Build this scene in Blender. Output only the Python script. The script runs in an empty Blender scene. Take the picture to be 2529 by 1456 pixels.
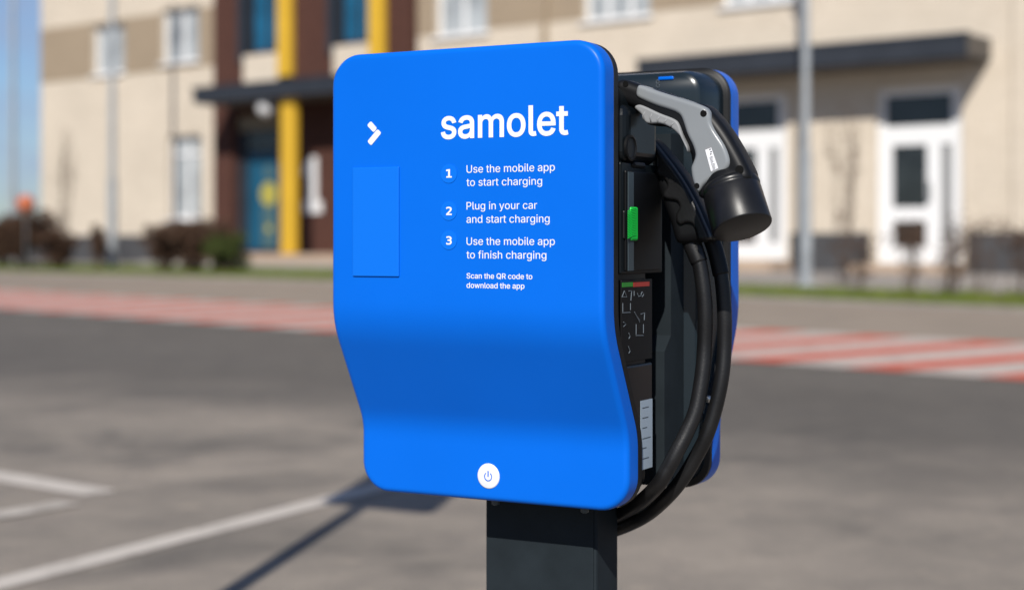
import bpy, bmesh, math, random, os
from mathutils import Vector, Matrix
from mathutils.geometry import delaunay_2d_cdt, interpolate_bezier

random.seed(7)
S = bpy.context.scene
COL = S.collection

# ------------------------------------------------------------------ camera
F = 3965.0; CX = 1264.5; YH = 595.0; CAMZ = 1.25        # focal length and horizon in units of a 2529 wide frame
cam = bpy.data.cameras.new("camera")
cam.lens = 36 * F / 2529; cam.sensor_width = 36
cam.shift_y = -(728 - YH) / 2529
cam.clip_start = 0.05; cam.clip_end = 3000
cam.dof.use_dof = True
cam.dof.focus_distance = 2.46
cam.dof.aperture_fstop = 2.35
camo = bpy.data.objects.new("camera", cam); COL.objects.link(camo)
camo.location = (0, 0, CAMZ); camo.rotation_euler = (math.radians(90), 0, 0)
S.camera = camo

# ------------------------------------------------------------------ sky and sun
EL = math.radians(37.5); AZ = math.radians(9.0)           # the sun stands behind the camera, a little to the left
D = Vector((math.sin(AZ) * math.cos(EL), math.cos(AZ) * math.cos(EL), -math.sin(EL)))
world = bpy.data.worlds.new("World"); S.world = world; world.use_nodes = True
wt = world.node_tree; wt.nodes.clear()
sky = wt.nodes.new('ShaderNodeTexSky'); sky.sky_type = 'NISHITA'; sky.sun_disc = False
sky.sun_elevation = EL; sky.sun_rotation = math.atan2(D.x, -D.y)
sky.air_density = 1.0; sky.dust_density = .5; sky.ozone_density = 2.5
tc = wt.nodes.new('ShaderNodeTexCoord')
mp = wt.nodes.new('ShaderNodeMapping'); mp.inputs['Scale'].default_value = (1, 1, 2.2); mp.inputs['Location'].default_value = (.55, .1, .3)
nz = wt.nodes.new('ShaderNodeTexNoise'); nz.inputs['Scale'].default_value = 7; nz.inputs['Detail'].default_value = 7
nz.inputs['Roughness'].default_value = .55
cr = wt.nodes.new('ShaderNodeValToRGB'); cr.color_ramp.elements[0].position = .5; cr.color_ramp.elements[1].position = .72
cr.color_ramp.elements[1].color = (.8, .8, .8, 1)
mixc = wt.nodes.new('ShaderNodeMixRGB'); mixc.inputs[2].default_value = (5.4, 5.7, 6.5, 1)
bg = wt.nodes.new('ShaderNodeBackground'); bg.inputs['Strength'].default_value = 0.064
wo = wt.nodes.new('ShaderNodeOutputWorld')
L = wt.links.new
L(tc.outputs['Generated'], mp.inputs['Vector']); L(mp.outputs[0], nz.inputs['Vector'])
L(nz.outputs['Fac'], cr.inputs[0]); L(cr.outputs[0], mixc.inputs[0]); L(sky.outputs[0], mixc.inputs[1])
tint = wt.nodes.new('ShaderNodeMixRGB'); tint.blend_type = 'MULTIPLY'; tint.inputs[0].default_value = 1; tint.inputs[2].default_value = (.66, .77, .97, 1)
L(mixc.outputs[0], tint.inputs[1]); L(tint.outputs[0], bg.inputs[0]); L(bg.outputs[0], wo.inputs[0])
sun = bpy.data.lights.new("sun", 'SUN'); sun.energy = 4.0; sun.angle = math.radians(.53); sun.color = (1, .955, .885)
suno = bpy.data.objects.new("sun", sun); COL.objects.link(suno)
suno.rotation_euler = D.to_track_quat('-Z', 'Y').to_euler(); suno.location = (-3, -20, 18)
S.view_settings.view_transform = 'Standard'; S.view_settings.look = 'None'
S.view_settings.exposure = 0.58; S.view_settings.gamma = 1.0
S.view_settings.use_curve_mapping = False

# ------------------------------------------------------------------ materials
def mat(name, col, rough=.5, spec=.5, metal=0, var=0, scale=8, col2=None, bump=0, bscale=200, coat=0, detail=6):
    m = bpy.data.materials.new(name); m.use_nodes = True
    t = m.node_tree; p = t.nodes['Principled BSDF']
    p.inputs['Roughness'].default_value = rough; p.inputs['Metallic'].default_value = metal
    p.inputs['Specular IOR Level'].default_value = spec
    p.inputs['Coat Weight'].default_value = coat; p.inputs['Coat Roughness'].default_value = .08
    c = tuple(col) + (1,)
    p.inputs['Base Color'].default_value = c
    co = t.nodes.new('ShaderNodeTexCoord')
    if var or col2:
        n = t.nodes.new('ShaderNodeTexNoise'); n.inputs['Scale'].default_value = scale; n.inputs['Detail'].default_value = detail
        t.links.new(co.outputs['Object'], n.inputs['Vector'])
        r = t.nodes.new('ShaderNodeValToRGB')
        r.color_ramp.elements[0].position = .32; r.color_ramp.elements[1].position = .68
        if col2: a, b = c, tuple(col2) + (1,)
        else: a, b = tuple(x * (1 - var) for x in col) + (1,), tuple(min(1, x * (1 + var)) for x in col) + (1,)
        r.color_ramp.elements[0].color = a; r.color_ramp.elements[1].color = b
        t.links.new(n.outputs['Fac'], r.inputs[0]); t.links.new(r.outputs[0], p.inputs['Base Color'])
        r2 = t.nodes.new('ShaderNodeMapRange'); r2.inputs['To Min'].default_value = max(.02, rough - .06); r2.inputs['To Max'].default_value = min(1, rough + .06)
        t.links.new(n.outputs['Fac'], r2.inputs['Value']); t.links.new(r2.outputs[0], p.inputs['Roughness'])
    if bump:
        n2 = t.nodes.new('ShaderNodeTexNoise'); n2.inputs['Scale'].default_value = bscale; n2.inputs['Detail'].default_value = 3
        t.links.new(co.outputs['Object'], n2.inputs['Vector'])
        b = t.nodes.new('ShaderNodeBump'); b.inputs['Strength'].default_value = bump; b.inputs['Distance'].default_value = .002
        t.links.new(n2.outputs['Fac'], b.inputs['Height']); t.links.new(b.outputs[0], p.inputs['Normal'])
    return m

def brick_mat(name, c1, c2, mortar, bw=.25, bh=.075):
    m = bpy.data.materials.new(name); m.use_nodes = True
    t = m.node_tree; p = t.nodes['Principled BSDF']; p.inputs['Roughness'].default_value = .85; p.inputs['Specular IOR Level'].default_value = .25
    co = t.nodes.new('ShaderNodeTexCoord'); sx = t.nodes.new('ShaderNodeSeparateXYZ'); cx = t.nodes.new('ShaderNodeCombineXYZ')
    add = t.nodes.new('ShaderNodeMath'); add.operation = 'ADD'
    t.links.new(co.outputs['Object'], sx.inputs[0])
    t.links.new(sx.outputs[0], add.inputs[0]); t.links.new(sx.outputs[1], add.inputs[1])
    t.links.new(add.outputs[0], cx.inputs[0]); t.links.new(sx.outputs[2], cx.inputs[1])
    b = t.nodes.new('ShaderNodeTexBrick'); b.inputs['Scale'].default_value = 1
    b.inputs['Brick Width'].default_value = bw; b.inputs['Row Height'].default_value = bh; b.inputs['Mortar Size'].default_value = .006
    b.inputs['Color1'].default_value = tuple(c1) + (1,); b.inputs['Color2'].default_value = tuple(c2) + (1,); b.inputs['Mortar'].default_value = tuple(mortar) + (1,)
    t.links.new(cx.outputs[0], b.inputs['Vector'])
    n = t.nodes.new('ShaderNodeTexNoise'); n.inputs['Scale'].default_value = .7; n.inputs['Detail'].default_value = 6
    t.links.new(co.outputs['Object'], n.inputs['Vector'])
    mr = t.nodes.new('ShaderNodeMapRange'); mr.inputs['To Min'].default_value = .86; mr.inputs['To Max'].default_value = 1.12
    t.links.new(n.outputs['Fac'], mr.inputs['Value'])
    mx = t.nodes.new('ShaderNodeMixRGB'); mx.blend_type = 'MULTIPLY'; mx.inputs[0].default_value = 1
    t.links.new(b.outputs['Color'], mx.inputs[1]); t.links.new(mr.outputs[0], mx.inputs[2]); t.links.new(mx.outputs[0], p.inputs['Base Color'])
    bp = t.nodes.new('ShaderNodeBump'); bp.inputs['Strength'].default_value = .5; bp.inputs['Distance'].default_value = .006; bp.invert = True
    t.links.new(b.outputs['Fac'], bp.inputs['Height']); t.links.new(bp.outputs[0], p.inputs['Normal'])
    return m

def asphalt_mat(name, ca, cb, dark_patch, da, db, scale=.45):
    m = bpy.data.materials.new(name); m.use_nodes = True
    t = m.node_tree; p = t.nodes['Principled BSDF']; p.inputs['Roughness'].default_value = .9; p.inputs['Specular IOR Level'].default_value = .25
    co = t.nodes.new('ShaderNodeTexCoord')
    def noise(sc, det, rough=.6, vec=None, dist=0):
        n = t.nodes.new('ShaderNodeTexNoise'); n.inputs['Scale'].default_value = sc; n.inputs['Detail'].default_value = det
        n.inputs['Roughness'].default_value = rough; n.inputs['Distortion'].default_value = dist
        t.links.new(vec or co.outputs['Object'], n.inputs['Vector']); return n
    def ramp(src, p0, p1, a, b):
        r = t.nodes.new('ShaderNodeValToRGB'); r.color_ramp.elements[0].position = p0; r.color_ramp.elements[1].position = p1
        r.color_ramp.elements[0].color = a; r.color_ramp.elements[1].color = b
        t.links.new(src.outputs['Fac'], r.inputs[0]); return r
    base = ramp(noise(scale, 8), .35, .65, tuple(ca) + (1,), tuple(cb) + (1,))
    dark = ramp(noise(.3, 8), .35, .65, tuple(da) + (1,), tuple(db) + (1,))
    dot = t.nodes.new('ShaderNodeVectorMath'); dot.operation = 'DOT_PRODUCT'; dot.inputs[1].default_value = (-math.sin(math.radians(38.6)), -math.cos(math.radians(38.6)), 0)
    t.links.new(co.outputs['Object'], dot.inputs[0])           # distance from the facade: the carriageway is newer, darker asphalt
    nq_ = noise(.35, 5); ad = t.nodes.new('ShaderNodeMath'); ad.operation = 'MULTIPLY_ADD'; ad.inputs[1].default_value = 7.0
    t.links.new(nq_.outputs['Fac'], ad.inputs[0]); t.links.new(dot.outputs['Value'], ad.inputs[2])
    mq = t.nodes.new('ShaderNodeMapRange'); mq.interpolation_type = 'SMOOTHSTEP'
    mq.inputs['From Min'].default_value = -30.5 + 3.5 + 20.3; mq.inputs['From Max'].default_value = -30.5 + 3.5 + 24.0
    t.links.new(ad.outputs[0], mq.inputs['Value'])
    bb = t.nodes.new('ShaderNodeMixRGB'); t.links.new(mq.outputs[0], bb.inputs[0]); t.links.new(dark.outputs[0], bb.inputs[1]); t.links.new(base.outputs[0], bb.inputs[2]); base = bb
    st = ramp(noise(.62, 4, .5, dist=.6), .54, .64, (0, 0, 0, 1), (.75, .75, .75, 1))  # darker patches scattered by noise
    fine = ramp(noise(160, 2), .3, .7, (.72, .72, .72, 1), (1.25, 1.25, 1.25, 1))
    mx = t.nodes.new('ShaderNodeMixRGB'); mx.inputs[2].default_value = tuple(dark_patch) + (1,)
    t.links.new(st.outputs[0], mx.inputs[0]); t.links.new(base.outputs[0], mx.inputs[1])
    mu = t.nodes.new('ShaderNodeMixRGB'); mu.blend_type = 'MULTIPLY'; mu.inputs[0].default_value = 1
    t.links.new(mx.outputs[0], mu.inputs[1]); t.links.new(fine.outputs[0], mu.inputs[2]); t.links.new(mu.outputs[0], p.inputs['Base Color'])
    mid = ramp(noise(2.6, 6, .65, dist=.4), .32, .68, (.86, .86, .87, 1), (1.14, 1.13, 1.11, 1))
    spots = ramp(noise(5.5, 2, .4), .66, .74, (1, 1, 1, 1), (1.22, 1.2, 1.16, 1))
    for extra in (mid, spots):
        m2 = t.nodes.new('ShaderNodeMixRGB'); m2.blend_type = 'MULTIPLY'; m2.inputs[0].default_value = 1
        t.links.new(mu.outputs[0], m2.inputs[1]); t.links.new(extra.outputs[0], m2.inputs[2]); mu = m2
    t.links.new(mu.outputs[0], p.inputs['Base Color'])
    b = t.nodes.new('ShaderNodeBump'); b.inputs['Strength'].default_value = .5; b.inputs['Distance'].default_value = .004
    t.links.new(noise(220, 3).outputs['Fac'], b.inputs['Height']); t.links.new(b.outputs[0], p.inputs['Normal'])
    return m

def paint_mat(name, c, under, wear=.5):
    m = bpy.data.materials.new(name); m.use_nodes = True
    t = m.node_tree; p = t.nodes['Principled BSDF']; p.inputs['Roughness'].default_value = .8; p.inputs['Specular IOR Level'].default_value = .3
    co = t.nodes.new('ShaderNodeTexCoord')
    n = t.nodes.new('ShaderNodeTexNoise'); n.inputs['Scale'].default_value = 5; n.inputs['Detail'].default_value = 9; n.inputs['Roughness'].default_value = .75
    t.links.new(co.outputs['Object'], n.inputs['Vector'])
    r = t.nodes.new('ShaderNodeValToRGB'); r.color_ramp.elements[0].position = wear - .12; r.color_ramp.elements[1].position = wear + .1
    r.color_ramp.elements[0].color = tuple(under) + (1,); r.color_ramp.elements[1].color = tuple(c) + (1,)
    t.links.new(n.outputs['Fac'], r.inputs[0]); t.links.new(r.outputs[0], p.inputs['Base Color'])
    return m

M = {}
M['blue'] = mat('blue_coat', (.001, .110, .56), .34, .12, var=.025, scale=5, bump=.03, bscale=900)
M['plate'] = mat('light_blue_plate', (.003, .128, .60), .4, .12)
M['disc'] = mat('disc_blue', (.002, .127, .60), .4, .12)
M['white_print'] = mat('white_print', (.66, .67, .70), .5, .3)
M['white_plastic'] = mat('white_plastic', (.66, .67, .70), .35, .5)
M['black'] = mat('black_plastic', (.004, .0042, .0048), .45, .24, var=.1, scale=20, bump=.06, bscale=1400)
M['black_gloss'] = mat('black_gloss', (.003, .0045, .006), .28, .24)
M['slate'] = mat('slate_plastic', (.0035, .0055, .0068), .42, .16, var=.06, scale=6)
M['door_black'] = mat('door_black', (.0025, .0028, .0034), .42, .14, var=.15, scale=14)
M['strip'] = mat('strip_grey', (.035, .05, .06), .4, .4)
M['post'] = mat('post_grey', (.0135, .0185, .0225), .62, .10, var=.16, scale=14, bump=.15, bscale=700)
M['cap'] = mat('cap_black', (.007, .007, .0075), .36, .35, var=.3, scale=30, bump=.06, bscale=900)
M['rubber'] = mat('rubber', (.0065, .0065, .007), .40, .34, var=.35, scale=18, bump=.12, bscale=300)
M['grey'] = mat('grey_plastic', (.19, .203, .211), .24, .5, var=.04, scale=10, bump=.05, bscale=1200)
M['grip'] = mat('grip_grey', (.20, .205, .21), .5, .3, var=.06, scale=14)
M['green'] = mat('green_latch', (.006, .46, .05), .5, .3)
M['greenstrip'] = mat('green_strip', (.015, .17, .015), .5)
M['redstrip'] = mat('red_strip', (.28, .02, .012), .5)
M['sticker'] = mat('sticker', (.28, .34, .40), .5)
M['print_black'] = mat('print_black', (.004, .004, .0045), .5, .15)
M['icon'] = mat('icon_grey', (.10, .12, .14), .6)
M['rear'] = mat('rear_slate', (.008, .014, .019), .24, .38)
M['steel'] = mat('steel', (.55, .55, .53), .3, .5, metal=.9)
M['hole'] = mat('hole', (.004, .004, .004), .8, .1)
M['cream'] = brick_mat('cream_brick', (.555, .485, .395), (.51, .442, .355), (.465, .40, .325))
M['taupe'] = brick_mat('taupe_brick', (.30, .235, .165), (.275, .215, .15), (.25, .2, .145))
M['brown'] = brick_mat('brown_brick', (.080, .033, .023), (.062, .025, .018), (.042, .023, .019))
M['plinth'] = mat('plinth', (.055, .055, .058), .8, .3, var=.12, scale=3)
M['white_frame'] = mat('white_frame', (.66, .66, .66), .45, .4)
M['glass_curtain'] = mat('glass_curtain', (.30, .32, .33), .12, .6, var=.25, scale=1.3)
M['glass_dark'] = mat('glass_dark', (.02, .024, .026), .08, .6, var=.5, scale=.9)
M['glass_brown'] = mat('glass_brown', (.035, .024, .018), .2, .5, var=.3, scale=2)
M['glass_grey'] = mat('glass_grey', (.20, .20, .20), .2, .5)
M['teal'] = mat('teal_panel', (.008, .068, .125), .45, .4, var=.15, scale=1.5)
M['teal_win'] = mat('teal_window', (.010, .085, .165), .2, .5, var=.3, scale=1.2)
M['yellow'] = mat('yellow_metal', (.55, .33, .025), .5, .4, var=.04, scale=2)
M['dull_yellow'] = mat('dull_yellow', (.34, .30, .055), .6)
M['teal_print'] = mat('teal_print', (.05, .10, .11), .6)
M['anthracite'] = mat('anthracite', (.022, .026, .034), .5, .4, var=.1, scale=2)
M['canopy_end'] = mat('canopy_end', (.085, .075, .065), .7)
M['lintel'] = mat('lintel', (.2, .17, .12), .8)
M['globe'] = mat('globe_glass', (.55, .55, .55), .3, .5)
M['slab'] = mat('slab', (.36, .27, .20), .85, .3, var=.1, scale=2)
M['tiles'] = mat('step_grey', (.25, .235, .22), .85, .3, var=.1, scale=2)
M['pole'] = mat('galvanised', (.30, .32, .335), .5, .5, metal=.25, var=.1, scale=3)
M['kerb'] = mat('kerb', (.24, .22, .20), .9, .3, var=.12, scale=3)
M['pave'] = mat('pavement', (.25, .208, .168), .9, .2, col2=(.21, .175, .142), scale=.8, bump=.4, bscale=120)
M['pave2'] = mat('pavement_grey', (.255, .235, .215), .9, .2, col2=(.22, .20, .185), scale=.8, bump=.4, bscale=120)
M['soil'] = mat('lawn_soil', (.060, .075, .018), .95, .1, col2=(.085, .075, .035), scale=1.2)
M['grass'] = mat('grass_blades', (.085, .125, .016), .7, .2, col2=(.13, .15, .03), scale=1.6)
M['asphalt'] = asphalt_mat('asphalt', (.180, .159, .135), (.27, .233, .194), (.110, .100, .088), (.095, .086, .076), (.116, .105, .093))
M['wpaint'] = paint_mat('white_paint', (.47, .425, .375), (.27, .24, .205), .38)
M['wpaint2'] = paint_mat('white_paint_worn', (.47, .425, .375), (.22, .195, .165), .47)
M['red'] = paint_mat('red_paint', (.46, .085, .050), (.33, .16, .125), .40)
M['zwhite'] = paint_mat('zebra_white', (.43, .375, .335), (.29, .245, .215), .42)
M['twig'] = mat('twig', (.055, .036, .026), .9, .1, col2=(.08, .055, .04), scale=6)
M['dry_leaf'] = mat('dry_leaf', (.050, .028, .018), .85, .15, col2=(.085, .05, .032), scale=3)
M['green_leaf'] = mat('green_leaf', (.03, .045, .010), .8, .2, col2=(.055, .07, .016), scale=3)
M['wood_far'] = mat('far_leaves', (.045, .055, .04), .9, .1, col2=(.06, .065, .05), scale=.3)
M['orange'] = mat('orange', (.42, .12, .055), .6, .3)
M['sign_blue'] = mat('sign_blue', (.01, .06, .30), .4, .4)
M['roof'] = mat('roof', (.12, .12, .12), .9)

# ------------------------------------------------------------------ helpers
def tag(o, label=None, cat=None, group=None, kind=None):
    for k, v in (('label', label), ('category', cat), ('group', group), ('kind', kind)):
        if v: o[k] = v
    return o

def empty(name, loc, rz=0):
    o = bpy.data.objects.new(name, None); o.location = loc; o.rotation_euler = (0, 0, rz)
    o.empty_display_size = .1; COL.objects.link(o); return o

def link(name, me, m, parent=None, smooth=False, bevel=0, seg=2):
    if m: me.materials.append(M[m])
    o = bpy.data.objects.new(name, me); COL.objects.link(o)
    if parent: o.parent = parent
    if smooth:
        for p in me.polygons: p.use_smooth = True
    if bevel:
        b = o.modifiers.new('bevel', 'BEVEL'); b.width = bevel; b.segments = seg; b.limit_method = 'ANGLE'; b.angle_limit = math.radians(40)
    return o

class MB:
    def __init__(s): s.v = []; s.f = []
    def add(s, vs, fs):
        k = len(s.v); s.v += [tuple(v) for v in vs]; s.f += [tuple(i + k for i in f) for f in fs]; return s
    def box(s, x0, x1, y0, y1, z0, z1):
        return s.add([(x0, y0, z0), (x1, y0, z0), (x1, y1, z0), (x0, y1, z0), (x0, y0, z1), (x1, y0, z1), (x1, y1, z1), (x0, y1, z1)],
                     [(0, 3, 2, 1), (4, 5, 6, 7), (0, 1, 5, 4), (1, 2, 6, 5), (2, 3, 7, 6), (3, 0, 4, 7)])
    def prism(s, pts, y0, y1):                     # outline in x,z pulled along y
        n = len(pts)
        if sum(pts[i][0] * pts[(i + 1) % n][1] - pts[(i + 1) % n][0] * pts[i][1] for i in range(n)) < 0: pts = pts[::-1]
        vs = [(p[0], y0, p[1]) for p in pts] + [(p[0], y1, p[1]) for p in pts]
        return s.add(vs, [tuple(range(n)), tuple(range(2 * n - 1, n - 1, -1))] + [(i, i + n, (i + 1) % n + n, (i + 1) % n) for i in range(n)])
    def sheet(s, pts): return s.add(pts, [tuple(range(len(pts)))])
    def tube(s, path, r, n=12, r1=None):
        path = [Vector(p) for p in path]; k0 = len(s.v); up = Vector((0, 0, 1)); prev = None
        N = len(path)
        for i, p in enumerate(path):
            t = (path[min(i + 1, N - 1)] - path[max(i - 1, 0)]).normalized()
            if prev is None:
                a = t.cross(Vector((1, 0, 0)) if abs(t.z) > .9 else up).normalized()
            else:
                a = (prev - t * prev.dot(t)).normalized()
            prev = a; b = t.cross(a)
            rr = r if r1 is None else r + (r1 - r) * i / (N - 1)
            for j in range(n):
                q = 2 * math.pi * j / n; s.v.append(tuple(p + (a * math.cos(q) + b * math.sin(q)) * rr))
        for i in range(N - 1):
            for j in range(n):
                a0 = k0 + i * n + j; a1 = k0 + i * n + (j + 1) % n
                s.f.append((a0, a1, a1 + n, a0 + n))
        s.f.append(tuple(k0 + j for j in range(n - 1, -1, -1))); s.f.append(tuple(k0 + (N - 1) * n + j for j in range(n)))
        return s
    def lathe(s, prof, org, axis, n=40):           # profile of (distance along axis, radius)
        axis = Vector(axis).normalized(); a = axis.orthogonal().normalized(); b = axis.cross(a); k0 = len(s.v); org = Vector(org)
        for h, r in prof:
            for j in range(n):
                q = 2 * math.pi * j / n; s.v.append(tuple(org + axis * h + (a * math.cos(q) + b * math.sin(q)) * r))
        for i in range(len(prof) - 1):
            for j in range(n):
                a0 = k0 + i * n + j; a1 = k0 + i * n + (j + 1) % n; s.f.append((a0, a1, a1 + n, a0 + n))
        s.f.append(tuple(k0 + j for j in range(n - 1, -1, -1))); s.f.append(tuple(k0 + (len(prof) - 1) * n + j for j in range(n)))
        return s
    def build(s, name, m, parent=None, smooth=False, bevel=0, seg=2):
        me = bpy.data.meshes.new(name); me.from_pydata(s.v, [], s.f); me.update()
        o = link(name, me, m, parent, smooth, bevel, seg)
        return o

def flat_caps(o, ang=35):                        # smooth faces, sharp where the angle is large
    me = o.data
    bm = bmesh.new(); bm.from_mesh(me)
    bmesh.ops.recalc_face_normals(bm, faces=bm.faces)
    for e in bm.edges:
        if len(e.link_faces) == 2 and e.calc_face_angle(0) > math.radians(ang): e.smooth = False
    for f in bm.faces: f.smooth = True
    bm.to_mesh(me); bm.free(); return o

def catmull(pts, n=6, closed=False):
    out = []; N = len(pts)
    P = [Vector(p) for p in pts]
    for i in range(N if closed else N - 1):
        p0 = P[(i - 1) % N] if closed or i > 0 else P[0]; p1 = P[i]; p2 = P[(i + 1) % N]
        p3 = P[(i + 2) % N] if closed or i < N - 2 else P[-1]
        for k in range(n):
            t = k / n
            out.append(.5 * ((2 * p1) + (p2 - p0) * t + (2 * p0 - 5 * p1 + 4 * p2 - p3) * t * t + (3 * p1 - p0 - 3 * p2 + p3) * t ** 3))
    if not closed: out.append(P[-1])
    return out

def pillow(name, pts, y_front, y_back, r, m, parent, n=4, seg=5, both=True):
    """closed outline in x,z -> solid with rounded rims"""
    P = catmull([Vector((p[0], p[1])) for p in pts], n, True)
    N = len(P)
    if sum(P[i].x * P[(i + 1) % N].y - P[(i + 1) % N].x * P[i].y for i in range(N)) < 0: P = P[::-1]
    nr = []
    for i in range(N):
        t = P[(i + 1) % N] - P[i - 1]
        t.normalize(); nr.append(Vector((-t.y, t.x)))   # inward for anticlockwise
    rings = []
    sg = 1 if y_back > y_front else -1
    prof = [(r * 1.25, 0)] + [(r * (1 - math.sin(a)), r * (1 - math.cos(a))) for a in [k * math.pi / 2 / seg for k in range(seg + 1)]]
    for ins, dep in prof: rings.append((ins, y_front + sg * dep))
    if both:
        for ins, dep in reversed(prof): rings.append((ins, y_back - sg * dep))
    else: rings.append((0, y_back))
    b = MB(); vs = []; fs = []
    def seg_d(q, a, c):
        ac = c - a; t = max(0, min(1, (q - a).dot(ac) / max(1e-12, ac.length_squared))); return (q - a - ac * t).length
    for ins, y in rings:
        Q = [P[i] + nr[i] * ins for i in range(N)]
        if ins > 1e-5:
            ok = [min(seg_d(Q[i], P[j], P[(j + 1) % N]) for j in range(N)) > ins * .93 for i in range(N)]
            if any(ok):
                R_ = []
                for i in range(N):
                    k = 0
                    while not (ok[(i + k) % N] or ok[i - k]): k += 1
                    R_.append(Q[(i + k) % N] if ok[(i + k) % N] else Q[i - k])
                Q = R_
        for i in range(N): vs.append((Q[i].x, y, Q[i].y))
    for k in range(len(rings) - 1):
        for i in range(N):
            a0 = k * N + i; a1 = k * N + (i + 1) % N; fs.append((a0, a1, a1 + N, a0 + N))
    for k in ((0, len(rings) - 1) if both else (0,)):
        C = []
        for i in range(N):
            c = Vector((vs[k * N + i][0], vs[k * N + i][2]))
            if not C or (c - C[-1]).length > 1e-6: C.append(c)
        if (C[0] - C[-1]).length < 1e-6: C.pop()
        v2, _, f2, *_r = delaunay_2d_cdt(C, [(i, (i + 1) % len(C)) for i in range(len(C))], [], 1, 1e-6)
        k0 = len(vs); vs += [(p.x, rings[k][1], p.y) for p in v2]; fs += [tuple(k0 + j for j in f) for f in f2]
    b.add(vs, fs); o = b.build(name, m, parent)
    return flat_caps(o, 50)

def rrect(x0, x1, z0, z1, r, n=5):
    out = []
    for cx, cz, a0 in ((x1 - r, z1 - r, 0), (x0 + r, z1 - r, 90), (x0 + r, z0 + r, 180), (x1 - r, z0 + r, 270)):
        for k in range(n + 1):
            a = math.radians(a0 + 90 * k / n); out.append((cx + r * math.cos(a), cz + r * math.sin(a)))
    return out

def ngon(cx, cz, r, n=32): return [(cx + r * math.cos(2 * math.pi * k / n), cz + r * math.sin(2 * math.pi * k / n)) for k in range(n)]

# ------------------------------------------------------------------ site frame: s along the facade, q metres in front of it
TB = math.radians(38.6)
U2 = Vector((math.cos(TB), -math.sin(TB))); N2 = Vector((-math.sin(TB), -math.cos(TB)))
W0 = Vector((8.19, 32.5))
NW = N2.dot(W0)
def gz(q): return .6 * min(1, max(0, (17.5 - q) / 16.5))      # the ground climbs gently towards the building
def site(s, q, dz=0.0):
    p = W0 + U2 * s + N2 * q
    return Vector((p.x, p.y, gz(q) + dz))

# ground: one sheet, then road, pavement, lawn each a few millimetres above
QS = [900, 60, 17.5, 12, 6, 1, -40, -900]
g = MB()
SS = [-900, -60, -20, 0, 20, 60, 900]
vs = [tuple(site(s, q)) for q in QS for s in SS]
fs = [(i * len(SS) + j, i * len(SS) + j + 1, (i + 1) * len(SS) + j + 1, (i + 1) * len(SS) + j) for i in range(len(QS) - 1) for j in range(len(SS) - 1)]
g.add(vs, fs); o = g.build('ground', 'asphalt'); tag(o, kind='structure')

def strip(name, line_near, line_far, dz, m, kind='structure', parent=None, nq=6):
    """sheet between two (s,q) polylines of equal length, draped on the ground"""
    vs = []; n = len(line_near)
    for k in range(nq + 1):
        t = k / nq
        for a, b in zip(line_near, line_far):
            vs.append(tuple(site(a[0] + (b[0] - a[0]) * t, a[1] + (b[1] - a[1]) * t, dz)))
    fs = [(i * n + j, i * n + j + 1, (i + 1) * n + j + 1, (i + 1) * n + j) for i in range(nq) for j in range(n - 1)]
    b = MB(); b.add(vs, fs); o = b.build(name, m, parent)
    if kind and not parent: tag(o, kind=kind)
    return o

def qn(s): return 14.72 + (s + 9.8) * .1095           # near edge of the striped crossing
ss = [-60, -40, -25, -15, -8, 0, 8, 16, 30, 60]
road_edge = [(s_, 29.0) for s_ in ss]
strip('road', road_edge, [(s, qn(s)) for s in ss], .004, 'asphalt')
LN = [(-60, 4.4), (-36, 5.4), (-22.7, 6.1), (-9.9, 6.74), (.9, 8.34), (5.7, 9.13), (12, 10.1), (40, 14.2)]
LF = [(-60, 1.9), (-36, 2.4), (-27.5, 2.9), (-13.2, 3.5), (-.3, 6.1), (4.7, 6.5), (12, 7.0), (40, 9.5)]
strip('pavement', [(-60, qn(-60)), (-36, qn(-36)), (-22.7, qn(-22.7)), (-9.9, qn(-9.9)), (.9, qn(.9)), (5.7, qn(5.7)), (12, qn(12)), (40, qn(40))], LN, .005, 'pave', nq=8)
strip('footpath', LF, [(a[0], .02) for a in LF], .006, 'pave2', nq=8)
lawn = strip('lawn', LN, LF, .03, 'soil', nq=4)
# kerb stones along the lawn
kb = MB()
def lerp_line(Ln, s):
    for a, b in zip(Ln, Ln[1:]):
        if a[0] <= s <= b[0]:
            return a[1] + (b[1] - a[1]) * (s - a[0]) / (b[0] - a[0])
    return Ln[-1][1]
kerb = tag(empty('kerb', tuple(site(-10, lerp_line(LN, -10)))), kind='structure')
kerb.location = (0, 0, 0)
s = -30.0
while s < 11:
    a, b = site(s + .01, lerp_line(LN, s + .01) + .05), site(s + .99, lerp_line(LN, s + .99) + .05)
    d = (b - a).normalized(); nn = Vector((-d.y, d.x, 0)) * .05; up = Vector((0, 0, .055 + random.uniform(-.004, .004)))
    kb = MB(); lo = Vector((0, 0, -.05))
    P = [a - nn + lo, b - nn + lo, b + nn + lo, a + nn + lo, a - nn + up, b - nn + up, b + nn + up, a + nn + up]
    kb.add(P, [(0, 3, 2, 1), (4, 5, 6, 7), (0, 1, 5, 4), (1, 2, 6, 5), (2, 3, 7, 6), (3, 0, 4, 7)]).build('kerb_stone', 'kerb', kerb)
    s += 1.0

# crossing: every red or white bar is a sheet of its own
cross = strip('crosswalk', [(s, qn(s)) for s in (-26, -18, -10, 0, 10, 16)], [(s, qn(s) - 3.05) for s in (-26, -18, -10, 0, 10, 16)], .009, 'zwhite')
per = 1.40; k0 = 5.68 - per * 22
for k in range(30):
    s0 = k0 + per * k - .30; s1 = s0 + .60
    jn = random.uniform(-.04, .04)
    strip('red_bar', [(s0, qn(s0) + .02 + jn), (s1, qn(s1) + .02 + jn)], [(s0 + 1.5, qn(s0 + 1.5) - 3.04), (s1 + 1.5, qn(s1 + 1.5) - 3.04)], .013, 'red', parent=cross, nq=4)

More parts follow.
